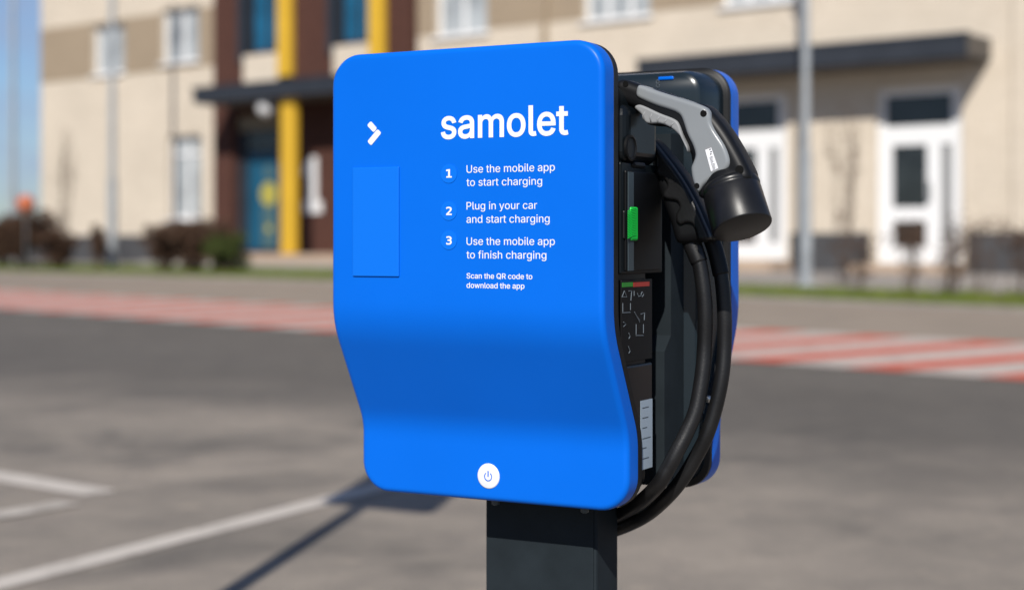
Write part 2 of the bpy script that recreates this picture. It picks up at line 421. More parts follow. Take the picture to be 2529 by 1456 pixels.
# white parking lines on the near asphalt (flat ground, z = 0)
def line2(name, p, q, w, m, z=.009, label=None):
    p, q = Vector(p), Vector(q); d = (q - p).normalized(); nn = Vector((-d.y, d.x)) * w / 2
    b = MB(); n = 12; vs = []
    for k in range(n + 1):
        c = p + (q - p) * (k / n); e = random.uniform(-.008, .008)
        vs += [(c.x - nn.x * (1 + e * 8), c.y - nn.y, z), (c.x + nn.x, c.y + nn.y * (1 + e * 8), z)]
    b.add(vs, [(2 * i, 2 * i + 2, 2 * i + 3, 2 * i + 1) for i in range(n)])
    o = b.build(name, m); tag(o, kind='structure'); return o
line2('parking_line', (-2.79, 4.04), (-.33, 8.78), .155, 'wpaint')
line2('painted_marking', (-3.4, 9.07), (-2.03, 7.92), .21, 'wpaint')
line2('painted_marking', (-2.75, 6.65), (-2.10, 7.62), .17, 'wpaint2', z=.012)

# ------------------------------------------------------------------ building
bld = empty('school_building', (W0.x, W0.y, 0), -TB)
tag(bld, 'three storey cream brick building with brown entrance bay, dark canopies and white windows', 'building')

def holed(b, x0, x1, z0, z1, holes, y, depth):
    """sheet at local y with rectangular openings and their reveals"""
    xs = sorted({x0, x1, *[h[0] for h in holes], *[h[1] for h in holes]}); zs = sorted({z0, z1, *[h[2] for h in holes], *[h[3] for h in holes]})
    xs = [x for x in xs if x0 <= x <= x1]; zs = [z for z in zs if z0 <= z <= z1]
    for i in range(len(xs) - 1):
        for j in range(len(zs) - 1):
            mx, mz = (xs[i] + xs[i + 1]) / 2, (zs[j] + zs[j + 1]) / 2
            if any(h[0] < mx < h[1] and h[2] < mz < h[3] for h in holes): continue
            b.sheet([(xs[i], y, zs[j]), (xs[i + 1], y, zs[j]), (xs[i + 1], y, zs[j + 1]), (xs[i], y, zs[j + 1])])
    for a, c, d, e in holes:
        a2, c2, d2, e2 = max(a, x0), min(c, x1), max(d, z0), min(e, z1)
        if a2 >= c2 or d2 >= e2: continue
        yb = y + depth
        b.sheet([(a2, y, d2), (a2, y, e2), (a2, yb, e2), (a2, yb, d2)]); b.sheet([(c2, y, d2), (c2, yb, d2), (c2, yb, e2), (c2, y, e2)])
        if d2 > z0: b.sheet([(a2, y, d2), (a2, yb, d2), (c2, yb, d2), (c2, y, d2)])
        if e2 < z1: b.sheet([(a2, y, e2), (c2, y, e2), (c2, yb, e2), (a2, yb, e2)])
    # outer rim
    for X in (x0, x1): b.sheet([(X, y, z0), (X, y, z1), (X, y + depth, z1), (X, y + depth, z0)])
    b.sheet([(x0, y, z1), (x1, y, z1), (x1, y + depth, z1), (x0, y + depth, z1)]); b.sheet([(x0, y, z0), (x1, y, z0), (x1, y + depth, z0), (x0, y + depth, z0)])

def window(x0, x1, z0, z1, y=0, cols=2, transom=None, pane='glass_curtain', frame='white_frame', sill=True, fw=.09, side=.16):
    yy = y + side
    f = MB(); w = x1 - x0
    f.box(x0, x0 + fw, yy, yy + .07, z0, z1); f.box(x1 - fw, x1, yy, yy + .07, z0, z1)
    f.box(x0 + fw, x1 - fw, yy, yy + .07, z0, z0 + fw); f.box(x0 + fw, x1 - fw, yy, yy + .07, z1 - fw, z1)
    fo = f.build('window', frame, bld)
    for k in range(1, cols):
        c = x0 + w * k / cols
        MB().box(c - fw * .55, c + fw * .55, yy - .004, yy + .066, z0 + fw, z1 - fw).build('mullion', frame, fo)
    if transom: MB().box(x0 + fw, x1 - fw, yy - .008, yy + .06, transom - fw * .5, transom + fw * .5).build('transom', frame, fo)
    for k in range(cols):
        a = x0 + w * k / cols + fw * .6; c = x0 + w * (k + 1) / cols - fw * .6
        MB().box(a, c, yy + .035, yy + .045, z0 + fw * .6, z1 - fw * .6).build('pane', pane, fo)
    if sill: MB().box(x0 - .08, x1 + .08, y - .09, yy - .002, z0 - .06, z0 - .004).build('sill', 'white_frame', fo)
    return fo

core = MB().box(-29.5, 13.8, .55, 14, .0, 12.3).build('wall', 'cream', bld)
MB().box(-29.9, 14.2, -.35, 14.3, 12.3, 12.6).build('roof', 'roof', bld)
# left wing
HL = [(-26.95, -25.42, 6.32, 7.85), (-23.68, -22.02, 6.45, 8.05), (-23.40, -21.92, 1.90, 4.33), (-26.95, -25.42, 10.0, 11.5), (-23.68, -22.02, 10.0, 11.5)]
b = MB(); holed(b, -29.62, -21.1, .0, 12.3, HL, 0, .55); b.build('wall', 'cream', bld)
b = MB(); holed(b, -29.625, -21.1, 6.26, 7.95, HL[:2], -.012, .011); b.build('wall_band', 'taupe', bld)
MB().box(-29.64, -21.1, -.05, -.002, .3, 1.42).build('plinth', 'plinth', bld)
for h in HL: window(*h, transom=h[3] - .55 if h[2] < 5 else None)
# right wing
HR = [(-12.96, -11.26, 6.38, 8.0), (-8.34, -6.45, 6.38, 8.0), (-4.56, -2.75, 6.38, 8.0), (3.4, 5.2, 6.38, 8.0), (8, 9.8, 6.38, 8.0),
      (-12.96, -11.26, 10.0, 11.5), (-8.34, -6.45, 10.0, 11.5), (-4.56, -2.75, 10.0, 11.5), (3.4, 5.2, 10, 11.5), (8, 9.8, 10, 11.5)]
HD = [(-4.83, -2.97, .86, 4.42), (-.90, .96, .80, 4.36)]
HX = [(3.8, 5.3, 1.9, 4.33), (8.2, 9.7, 1.9, 4.33)]
b = MB(); holed(b, -13.56, 13.9, .0, 12.3, HR + HD + HX, 0, .55); b.build('wall', 'cream', bld)
b = MB(); holed(b, -13.56, 13.905, 6.46, 7.95, HR[:5], -.012, .011); b.build('wall_band', 'taupe', bld)
for h in HR: window(*h, cols=3 if h[0] > -10 else 2)
for h in HX: window(*h, transom=h[3] - .55)
for a, c in ((-13.56, -4.95), (-2.85, -1.02), (1.08, 13.92)):
    MB().box(a, c, -.05, -.002, .3, 1.42).build('plinth', 'plinth', bld)
MB().box(-9.50, -9.36, -.16, -.02, .6, 12.2).build('downpipe', 'taupe', bld, bevel=.04)
MB().box(2.02, 2.5, -.10, -.014, 1.43, 12.3).build('pilaster', 'cream', bld)
# glazed doors under the right canopy
def shop_door(x0, x1, z0, z1):
    w = x1 - x0; h = z1 - z0; X = lambda t: x0 + w * t; Z = lambda t: z0 + h * t
    y = .12
    holes = [(X(.09), X(.86), Z(.785), Z(.96)), (X(.17), X(.575), Z(.32), Z(.675)), (X(.18), X(.565), Z(.095), Z(.24)), (X(.735), X(.86), Z(.10), Z(.675))]
    b = MB(); holed(b, x0, x1, z0, z1, holes, y, .08); d = b.build('door', 'white_frame', bld)
    for hh, mm in zip(holes, ('glass_dark', 'glass_dark', 'glass_brown', 'glass_grey')):
        MB().box(hh[0] - .02, hh[1] + .02, y + .05, y + .06, hh[2] - .02, hh[3] + .02).build('pane', mm, d)
    MB().box(X(.60), X(.63), y - .06, y - .03, Z(.36), Z(.46)).build('handle', 'steel', d)
    st = MB().box(x0 - .15, x1 + .15, -.9, -.052, .45, z0 - .004).build('doorstep', 'slab', bld)
for h in HD: shop_door(*h)

def canopy(x0, x1, p, z0, z1, y=0):
    c = MB().box(x0, x1, y - p, y - .004, z0, z1).build('canopy', 'anthracite', bld)
    MB().box(x0 + .1, x1 - .1, y - p + .1, y - .05, z0 - .03, z0 + .01).build('soffit', 'canopy_end', c)
    MB().box(x1 + .002, x1 + .012, y - p + .02, y - .01, z0 + .02, z1 - .02).build('end_cover', 'canopy_end', c)
    MB().box(x0 - .03, x1 + .03, y - p - .03, y - p + .06, z1 - .03, z1 + .03).build('drip_edge', 'anthracite', c)
    return c
canopy(-6.04, 1.55, 1.15, 4.78, 5.22)
# brown entrance bay, a little proud
YB = -.25
HB = [(-19.85, -18.35, 6.42, 11.6), (-16.30, -14.9, 6.42, 11.6), (-20.3, -18.40, .95, 4.75)]
b = MB(); holed(b, -21.1, -13.56, .0, 12.35, HB, YB, .8); b.build('wall', 'brown', bld)
for (x0, x1) in ((-19.72, -18.42), (-16.22, -15.0)):
    fo = window(x0, x1, 6.46, 11.5, y=YB, cols=2, transom=8.9, pane='teal_win', frame='anthracite', sill=False, fw=.07, side=.22)
    MB().box(x0 - .25, x0 - .02, YB - .12, YB + .3, 6.2, 11.6).build('side_jamb', 'anthracite', fo)
    MB().box(x1 + .09, x1 + .60, YB - .16, YB - .002, 5.72, 11.7).build('fin', 'yellow', bld)
    MB().box(x0 - .02, x1 + .085, YB - .10, YB - .002, 5.60, 6.38).build('spandrel', 'cream', bld)
canopy(-20.2, -12.6, 1.5, 5.0, 5.40, YB)
d = MB().box(-19.93, -18.46, .02, .09, 1.0, 3.72).build('door', 'teal', bld)
MB().box(-20.28, -19.95, -.06, .12, .96, 4.3).build('door_frame', 'anthracite', bld)
MB().box(-19.93, -18.44, .0, .10, 3.74, 4.28).build('transom_pane', 'glass_dark', bld)
MB().box(-20.28, -18.42, -.04, .12, 4.32, 4.74).build('lintel', 'lintel', bld)
def disc(cx, cz, r, y): return MB().prism(ngon(cx, cz, r, 24), y, y + .012)
disc(-19.1, 2.55, .33, .005).build('emblem', 'dull_yellow', d)
disc(-19.1, 3.15, .2, .006).build('emblem', 'teal_print', d)
disc(-19.1, 1.55, .24, .006).build('emblem', 'teal_print', d)
disc(-19.1, 1.60, .11, .001).build('emblem', 'dull_yellow', d)
MB().box(-19.35, -18.85, .004, .015, 1.05, 2.2).build('poster', 'teal_print', d)
MB().box(-18.62, -18.57, -.05, -.02, 1.9, 2.5).build('handle', 'steel', d)
MB().box(-17.0, -16.52, -1.52, -1.32, .92, 4.99).build('column', 'yellow', bld, bevel=.02)
gl = MB().lathe([(.0, .02)] + [(.25 - .25 * math.cos(math.pi * k / 12), max(.02, .25 * math.sin(math.pi * k / 12))) for k in range(1, 12)] + [(.5, .03), (.62, .03)], (-17.72, -1.35, 4.52), (0, 0, 1), 24).build('globe_lamp', 'globe', bld, smooth=True)
# numeral 1 beside the door
one = [(-17.30, 2.00), (-16.62, 2.00), (-16.62, 2.32), (-16.80, 2.32), (-16.80, 3.50), (-17.02, 3.50), (-17.32, 3.24), (-17.32, 2.98), (-17.12, 3.06), (-17.12, 2.32), (-17.30, 2.32)]
one = [(x - .12, z) for x, z in one]
MB().prism(one, YB - .05, YB - .003).build('numeral', 'white_frame', bld)
st = MB().box(-21.3, -13.2, -2.05, YB - .003, .3, .915).build('entrance_step', 'slab', bld)
MB().box(-21.6, -12.9, -2.5, -2.054, .2, .70).build('entrance_step', 'tiles', bld)

# ------------------------------------------------------------------ lamp posts
def lamp_post(loc, label, r=.095, h=8.5, arm=(1, 0)):
    e = tag(empty('lamp_post', loc), label, 'lamp post', 'lamp posts along the lawn')
    p = MB().lathe([(0, r * 1.0), (.02, r), (2.4, r * .97), (2.42, r * .72), (h, r * .55)], (0, 0, -.05), (0, 0, 1), 24).build('pole', 'pole', e, smooth=True); flat_caps(p, 40)
    MB().box(-r * 1.8, r * 1.8, -r * 1.8, r * 1.8, -.02, .02).build('base_plate', 'pole', e)
    MB().box(-.004, .06, -r - .006, -r + .03, .55, .95).build('service_hatch', 'pole', e)
    a = Vector((arm[0], arm[1], 0))
    MB().tube(catmull([Vector((0, 0, h - .1)), Vector((0, 0, h + .3)) + a * .3, Vector((0, 0, h + .5)) + a * 1.2], 6), .035, 10).build('arm', 'pole', e, smooth=True)
    MB().lathe([(0, .05), (.05, .12), (.5, .14), (.6, .06)], Vector((0, 0, h + .5)) + a * 1.2, tuple(a), 16).build('lamp_head', 'anthracite', e, smooth=True)
    return e
lamp_post(tuple(site(-20.97, 3.85, .03)), 'slim grey steel lamp post before the cream wall left of the entrance', .125, 11, (-.156, -.988))
lamp_post(tuple(site(.25, 5.13, .03)), 'grey steel lamp post on the lawn beside the right canopy', .105, 11, (-.156, -.988))
lamp_post((-17.25, 55.5, .6), 'pale distant lamp post against the sky past the building corner', .13, 12, (-.156, -.988))

# ------------------------------------------------------------------ planting
def leaf_quads(b, c, rad, n, size, rnd, shape=1.0):
    for k in range(n):
        while True:
            p = Vector((rnd.uniform(-1, 1), rnd.uniform(-1, 1), rnd.uniform(-1, 1)))
            if .25 < p.length < 1: break
        q = Vector((p.x * rad[0], p.y * rad[1], p.z * rad[2])) + c
        a = Vector((rnd.uniform(-1, 1), rnd.uniform(-1, 1), rnd.uniform(-1, 1))).normalized(); d = a.orthogonal().normalized()
        z = size * rnd.uniform(.6, 1.4)
        b.add([q - a * z, q + d * z * .5, q + a * z, q - d * z * .5], [(0, 1, 2, 3)])

def shrub(name, cat, label, loc, h, w, nst, nleaf, lm, size, seed, group=None, extra=None):
    rnd = random.Random(seed)
    e = tag(empty(name, loc), label, cat, group)
    t = MB(); lf = MB()
    for i in range(nst):
        a = rnd.uniform(0, 6.28); lean = rnd.uniform(.1, .9) * w
        tip = Vector((math.cos(a) * lean, math.sin(a) * lean, h * rnd.uniform(.65, 1)))
        base = Vector((math.cos(a) * .06, math.sin(a) * .06, -.05)); mid = (base + tip) * .5 + Vector((rnd.uniform(-.1, .1), rnd.uniform(-.1, .1), .05)) * w
        t.tube([base, mid, tip], .016 if nleaf > 8 else .010, 5, .004)
        for j in range(5):
            f = rnd.uniform(.35, 1); o0 = mid + (tip - mid) * f if f > .5 else base + (mid - base) * (f * 2)
            o1 = o0 + Vector((rnd.uniform(-.35, .35) * w, rnd.uniform(-.35, .35) * w, rnd.uniform(.05, .3) * h))
            t.tube([o0, o1], .007, 4, .003)
            if nleaf: leaf_quads(lf, o1, (.16 * w + .06, .16 * w + .06, .14 * h), nleaf, size, rnd)
    t.build('stems', 'twig', e)
    if nleaf: lf.build('foliage', lm, e)
    if extra:
        x = MB(); leaf_quads(x, Vector((extra[0], extra[1], extra[2])), (extra[3], extra[3], extra[4]), 500, size, rnd); x.build('foliage', 'green_leaf', e)
    return e

def sx(px, q):
    r = Vector(((px - CX) / F, 1)); t = (NW + q) / N2.dot(r); return U2.dot(r * t - W0)
BG = 'dry brown bushes by the lawn'
shrub('dry_bush', 'bush', 'large dry brown bush under the tall ground floor window', tuple(site(sx(475, 5.0), 5.0)), 1.05, .85, 34, 22, 'dry_leaf', .055, 1, BG, (1.0, -.3, .3, .5, .35))
shrub('dry_bush', 'bush', 'dry brown bush beside the large one under the tall window', tuple(site(sx(405, 5.3), 5.3)), 1.0, .55, 24, 20, 'dry_leaf', .055, 2, BG)
shrub('dry_bush', 'bush', 'narrow brown bush touching the lamp post left of the entrance', tuple(site(sx(243, 4.6), 4.6)), 1.0, .25, 12, 14, 'dry_leaf', .05, 3, BG)
shrub('dry_bush', 'bush', 'broad dry bush at the building corner below the orange marker', tuple(site(sx(60, 4.9), 4.9)), 1.25, .85, 36, 22, 'dry_leaf', .06, 4, BG)
shrub('dry_bush', 'bush', 'low dark bush between the corner bush and the bare sapling', tuple(site(sx(140, 5.0), 5.0)), .85, .6, 22, 20, 'dry_leaf', .055, 5, BG)
shrub('dry_bush', 'bush', 'outermost dry bush past the building corner, on the lawn', tuple(site(sx(10, 4.6), 4.6)), 1.05, .7, 26, 20, 'dry_leaf', .06, 6, BG)
shrub('sapling', 'sapling', 'tall bare sapling against the cream wall near the building corner', tuple(site(sx(155, 3.7), 3.7)), 3.3, .5, 7, 5, 'dry_leaf', .04, 7)
shrub('low_shrub', 'shrub', 'low green shrub at the entrance step corner', tuple(site(sx(555, 5.0), 5.0)), .75, .45, 16, 24, 'green_leaf', .05, 8)
SG = 'bare shrubs in front of the glazed doors'
for i, (s, q, h, w, n, lab) in enumerate([
        (sx(2082, 4.6), 4.6, 2.6, .28, 7, 'upright leafy sapling between the right lamp post and the glazed door'),
        (sx(2245, 6.5), 6.5, 1.0, .4, 9, 'bare twiggy shrub in front of the right glazed door'),
        (sx(2345, 6.9), 6.9, .75, .40, 8, 'small bare shrub at the right end of the door step'),
        (sx(2425, 6.6), 6.6, 1.1, .4, 8, 'bare shrub before the dark plinth right of the door'),
        (sx(2515, 6.8), 6.8, 1.15, .5, 8, 'wide bare shrub farthest from the glazed door along the plinth'),
        (sx(2120, 6.6), 6.6, .8, .45, 9, 'low bare shrub between lamp post and glazed door'),
        (sx(2335, 6.0), 6.0, 1.2, .28, 5, 'slim bare shrub by the hinge side of the right door')]):
    shrub('bare_shrub', 'shrub', lab, tuple(site(s, q)), h, w, n, 7 if i in (0,) else 4, 'dry_leaf', .04, 20 + i, SG)

# grass blades
rnd = random.Random(3); gb = MB()
for k in range(26000):
    s = rnd.uniform(-33, 11); a, c = lerp_line(LN, s), lerp_line(LF, s)
    p = site(s, rnd.uniform(c, a), .03); h = rnd.uniform(.04, .13); t = rnd.uniform(0, 6.28)
    dx, dy = math.cos(t) * .012, math.sin(t) * .012
    gb.v += [(p.x - dx, p.y - dy, p.z), (p.x + dx, p.y + dy, p.z), (p.x + rnd.uniform(-.04, .04), p.y + rnd.uniform(-.04, .04), p.z + h)]
    gb.f.append((3 * k, 3 * k + 1, 3 * k + 2))
o = gb.build('grass', 'grass'); tag(o, 'short green grass on the strip before the building', 'grass', kind='stuff')

# far wood beyond the corner, reads as one mass
rnd = random.Random(5); fw_ = MB()
for k in range(46):
    x = rnd.uniform(-120, -34); y = rnd.uniform(150, 175)
    leaf_quads(fw_, Vector((x, y, 1.6 + rnd.uniform(-.3, .6))), (3.2, 2.5, rnd.uniform(1.4, 2.6)), 120, .5, rnd)
o = fw_.build('far_wood', 'wood_far'); tag(o, 'grey green line of distant trees on the horizon', 'trees', kind='stuff')

# orange marker and the sign whose shadow falls across the parking line
e = tag(empty('orange_marker', tuple(site(sx(64, 5.6), 5.6))), 'round orange marker on a thin stake over the corner bush', 'marker')
MB().tube([(0, 0, -.05), (0, 0, 1.9)], .015, 8).build('stake', 'steel', e)
MB().lathe([(0, .04)] + [(.24 - .24 * math.cos(math.pi * k / 10), .24 * math.sin(math.pi * k / 10)) for k in range(1, 10)] + [(.48, .03)], (0, 0, 1.55), (0, 0, 1), 20).build('ball', 'orange', e, smooth=True)

e = tag(empty('parking_sign', (-1.33, 3.64, 0), -math.radians(29)), 'tall grey post with a blue parking sign beside the bay', 'sign')
MB().lathe([(0, .042), (4.15, .042)], (0, 0, -.02), (0, 0, 1), 16).build('post', 'pole', e, smooth=True)
MB().prism(rrect(-.20, .42, 3.08, 4.05, .05), -.075, -.055).build('sign_plate', 'sign_blue', e)
MB().prism(rrect(-.17, .39, 3.40, 3.98, .04), -.079, -.0755).build('sign_face', 'white_frame', e)

# ------------------------------------------------------------------ charging station
WX = Vector((.878, -.479)); WX.normalize(); BX = Vector((-WX.y, WX.x))
PR = Vector((.1342, 2.36)); RZ = math.atan2(WX.y, WX.x)
stn = empty('charging_station', (PR.x, PR.y, 0), RZ)
tag(stn, 'blue two sided electric car charger on a dark grey post', 'charger')
PB = BX.dot(PR); PA = WX.dot(PR)
def onb(px, py, b=0.0):            # where the sight line through a reference pixel meets the plane y=b of the station
    rx = (px - CX) / F; t = (PB + b) / (BX.x * rx + BX.y); p = Vector((rx, 1)) * t
    return (WX.dot(p - PR), CAMZ - t * (py - YH) / F)
def ona(px, py, a=0.0):            # same for the plane x=a
    rx = (px - CX) / F; t = (PA + a) / (WX.x * rx + WX.y); p = Vector((rx, 1)) * t
    return (BX.dot(p - PR), CAMZ - t * (py - YH) / F)

ZT, ZB, WID = 1.549, .8365, .486
def bow(z):                        # the face leans back between chest and foot
    z1, z2, z3, z4, m_ = 1.152, 1.085, .974, .930, .088 / (.067 / 2 + .111 + .044 / 2)
    if z >= z1: return 0.0
    if z >= z2: return m_ * (z1 - z) ** 2 / (2 * (z1 - z2))
    if z >= z3: return m_ * ((z1 - z2) / 2 + z2 - z)
    if z >= z4: return m_ * ((z1 - z2) / 2 + z2 - z3 + (z3 - z) - (z3 - z) ** 2 / (2 * (z3 - z4)))
    return .088

def half_chain(w2, zt, zb, r, n=10, m=64):
    c = [(w2 - r + r * math.sin(a), zt - r + r * math.cos(a)) for a in [math.pi / 2 * k / n for k in range(n + 1)]]
    c += [(w2, zt - r + (zb - zt + 2 * r) * k / m) for k in range(1, m)]
    c += [(w2 - r + r * math.cos(a), zb + r - r * math.sin(a)) for a in [math.pi / 2 * k / n for k in range(n + 1)]]
    return c

def shell(name, rings, cx, m, parent, sgn=1, y0=0.0, R=.05, zt=0.0):
    """rings of (inset, depth, follow) around the same rounded rectangle; follow scales the bow"""
    vs = []; fs = []; n = None
    for ins, dep, fol in rings:
        c = half_chain(WID / 2 - ins, ZT - zt - ins, ZB + ins, max(.004, R - ins))
        n = len(c)
        for x, z in c: vs.append((cx + x, y0 + sgn * (dep + fol * bow(z)), z))
        for x, z in c: vs.append((cx - x, y0 + sgn * (dep + fol * bow(z)), z))
    K = len(rings)
    def R_(k, i): return k * 2 * n + i
    def L_(k, i): return k * 2 * n + n + i
    for k in range(K - 1):
        for i in range(n - 1):
            fs.append((R_(k, i), R_(k, i + 1), R_(k + 1, i + 1), R_(k + 1, i)))
            fs.append((L_(k, i), L_(k + 1, i), L_(k + 1, i + 1), L_(k, i + 1)))
        fs.append((L_(k, 0), R_(k, 0), R_(k + 1, 0), L_(k + 1, 0)))
        fs.append((R_(k, n - 1), L_(k, n - 1), L_(k + 1, n - 1), R_(k + 1, n - 1)))
    for k in (0, K - 1):
        for i in range(n - 1):
            q = (L_(k, i), L_(k, i + 1), R_(k, i + 1), R_(k, i)); fs.append(q if k == 0 else q[::-1])
    b = MB(); b.add(vs, fs); return flat_caps(b.build(name, m, parent), 40)

RF = .009
fil = [(RF * 1.4, 0, 1)] + [(RF * (1 - math.sin(a)), RF * (1 - math.cos(a)), 1) for a in [k * math.pi / 14 for k in range(8)]]
CA = -WID / 2
panel = shell('front_panel', fil + [(0, .036, 1)], CA, 'blue', stn)
trim = shell('rear_trim', [(.004, .0365, 1), (.0, .038, 1), (.0, .052, 1), (.004, .056, 1)], CA, 'black', stn)
# black body behind the panel: flat back at y=.19
vsb = [(.012, .0555, 1), (.012, .075, .9), (.012, .155, .25), (.014, .183, .0), (.022, .19, 0)]
body = shell('body', vsb, CA, 'slate', stn, zt=.042)
# rear unit, turned the other way
CBK = .021 - WID / 2; YF = .512
rpanel = shell('rear_unit_panel', fil + [(0, .042, 1)], CBK, 'blue', stn, -1, YF)
rtrim = shell('rear_unit_trim', [(.004, .0425, 1), (.0, .044, 1), (.0, .052, 1), (.004, .055, 1)], CBK, 'black', stn, -1, YF)
rbody = shell('rear_unit_body', [(.010, .0545, 1), (.010, .075, .85), (.012, .128, .2), (.016, .146, 0), (.024, .152, 0)], CBK, 'rear', stn, -1, YF)

# post with its front cover
post = MB().box(-.3065, -.104, .194, .277, 0, 1.30).build('post', 'post', stn, bevel=.004)
MB().box(-.3062, -.1085, .1905, .1938, 0.01, .90).build('cover_plate', 'post', post, bevel=.002)
MB().box(-.36, -.05, .12, .35, 0, .012).build('base_plate', 'post', post, bevel=.003)
for x, y in ((-.34, .14), (-.07, .14), (-.34, .33), (-.07, .33)):
    MB().lathe([(0, .012), (.014, .012), (.016, .008)], (x, y, .012), (0, 0, 1), 6).build('anchor_bolt', 'steel', post)
for px in (1224, 1444):
    a, z = onb(px, 1248 if px < 1300 else 1266, .13)
    MB().lathe([(0, .007), (-.012, .0065), (-.014, .003)], (a, .13, .8375), (0, 0, 1), 12).build('bolt', 'strip', body, smooth=True)
br = MB()
brp = [ona(1641, 1200, -.022), ona(1641, 868, -.022), ona(1657, 828, -.022), ona(1657, 330, -.022), ona(1690, 330, -.022), ona(1690, 1200, -.022)]
vs = [(x, p[0], p[1]) for x in (-.022, -.30) for p in brp]; n = len(brp)
br.add(vs, [tuple(range(n)), tuple(range(2 * n - 1, n - 1, -1))] + [(i, i + n, (i + 1) % n + n, (i + 1) % n) for i in range(n)])
br = flat_caps(br.build('mounting_bracket', 'post', stn), 30)
p = ona(1640, 1152, -.022)
MB().lathe([(0, .0045), (.010, .0045), (.0105, .002)], (-.023, p[0] + .01, p[1]), (1, -.25, 0), 14).build('stud', 'steel', br, smooth=True)

# ---- print and fittings on the front
def fonts():
    d = bpy.utils.system_resource('DATAFILES', path='fonts')
    out = {}
    for k, n in (('sans', 'Inter.woff2'), ('mono', 'DejaVuSansMono.woff2')):
        try: out[k] = bpy.data.fonts.load(os.path.join(d, n))
        except Exception: out[k] = None
    return out
FONT = fonts()

def contours(txt, font, weight):
    cu = bpy.data.curves.new('t', 'FONT'); cu.body = txt
    if FONT[font]: cu.font = FONT[font]
    to = bpy.data.objects.new('t', cu); COL.objects.link(to); bpy.context.view_layer.update()
    c = to.to_curve(bpy.context.evaluated_depsgraph_get()); out = []
    for sp in c.splines:
        bp = sp.bezier_points; P = []
        for i in range(len(bp)):
            p, q = bp[i], bp[(i + 1) % len(bp)]
            straight = p.handle_right_type == 'VECTOR' and q.handle_left_type == 'VECTOR'
            P += [Vector(v[:2]) for v in interpolate_bezier(p.co, p.handle_right, q.handle_left, q.co, 2 if straight else 7)[:-1]]
        P = [p for i, p in enumerate(P) if (p - P[i - 1]).length > 1e-5]
        out.append(P)
    to.to_curve_clear(); bpy.data.objects.remove(to)
    if weight:
        area = lambda P: sum(P[i - 1].x * P[i].y - P[i].x * P[i - 1].y for i in range(len(P)))
        sg = 1 if max((area(P) for P in out), key=abs) > 0 else -1
        res = []
        for P in out:
            N = len(P); Q = []
            for i in range(N):
                e0 = (P[i] - P[i - 1]).normalized(); e1 = (P[(i + 1) % N] - P[i]).normalized()
                n0 = Vector((e0.y, -e0.x)); n1 = Vector((e1.y, -e1.x)); nn = n0 + n1
                nn = nn / max(.5, nn.length_squared / 2) if nn.length > 1e-6 else n0
                Q.append(P[i] + nn * weight * sg)
            res.append(Q)
        out = res
    return out

def text(body_, px0, px1, ytop, ybase, weight, y, parent, m='white_print', font='sans', ref=None, name='lettering', th=.0004):
    """print fitted between two columns; ytop/ybase belong to the ascender/cap height of the reference glyph"""
    rt = max(p.y for c in contours(ref or body_[0], font, 0) for p in c)
    cs = contours(body_, font, weight)
    x0 = min(p.x for c in cs for p in c); x1 = max(p.x for c in cs for p in c)
    V, E = [], []
    for c in cs:
        k = len(V); V += c; E += [(k + i, k + (i + 1) % len(c)) for i in range(len(c))]
    v2, _, f2, *_r = delaunay_2d_cdt(V, E, [], 0, 1e-6)
    def wind(p):
        w = 0
        for c in cs:
            for i in range(len(c)):
                a_, b_ = c[i - 1], c[i]
                if (a_.y <= p.y) != (b_.y <= p.y):
                    xx = a_.x + (p.y - a_.y) * (b_.x - a_.x) / (b_.y - a_.y)
                    if xx > p.x: w += 1 if b_.y > a_.y else -1
        return w
    keep = [f for f in f2 if wind(sum((v2[i] for i in f), Vector((0, 0))) / len(f))]
    a0, zb = onb(px0, ybase, y); a1, _ = onb(px1, ybase, y); zt = onb(px0, ytop, y)[1]
    sx_ = (a1 - a0) / (x1 - x0); sz_ = (zt - zb) / rt
    b = MB(); b.add([(a0 + (p.x - x0) * sx_, y - th, zb + p.y * sz_) for p in v2], keep)
    o = b.build(name, m, parent)
    bm = bmesh.new(); bm.from_mesh(o.data)
    for f in bm.faces:
        if f.normal.y > 0: f.normal_flip()
    bmesh.ops.delete(bm, geom=[v for v in bm.verts if not v.link_faces], context='VERTS')
    r = bmesh.ops.extrude_face_region(bm, geom=bm.faces[:])
    for v in [g_ for g_ in r['geom'] if isinstance(g_, bmesh.types.BMVert)]: v.co.y += th - .0001
    bmesh.ops.recalc_face_normals(bm, faces=bm.faces)
    bm.to_mesh(o.data); bm.free(); return o

Y0 = -.0002
text('samolet', 1089, 1404, 272.5, 342, .014, Y0, panel, ref='l')
for t, x1, yt, yb in (('Use the mobile app', 1370.5, 408.3, 427), ('to start charging', 1339, 441, 459.5), ('Plug in your car', 1326.5, 499, 517.4),
                      ('and start charging', 1357.5, 531.6, 550.3), ('Use the mobile app', 1370.5, 586, 604.7), ('to finish charging', 1349.5, 619.2, 637.8)):
    text(t, 1152.5, x1, yt, yb, .0, Y0, panel, ref={'U': 'U', 'P': 'P'}.get(t[0], 'h'))
text('Scan the QR code to', 1152.5, 1315, 674, 687, .008, Y0, panel, ref='S')
text('download the app', 1152.5, 1295.5, 697.3, 710.4, .008, Y0, panel, ref='d')
for cy, dg, y0_, y1_ in ((428.7, '1', 418.8, 438.2), (520.5, '2', 511.3, 530.4), (592.6, '3', 583.8, 603)):
    a, z = onb(1109, cy, 0); r = .0147
    MB().prism(ngon(a, z, r, 40), -.0009, .002).build('step_disc', 'disc', panel)
    text(dg, 1102.2, 1116, y0_, y1_, .02, -.0010, panel, font='mono', ref=dg, name='digit')
# cover plate where a code would be printed
p0 = onb(873, 684.6); p1 = onb(987, 408.5)
MB().box(p0[0], p1[0], -.0030, .001, p0[1] + .002, p1[1] - .002).build('blank_plate', 'plate', panel, bevel=.0012)
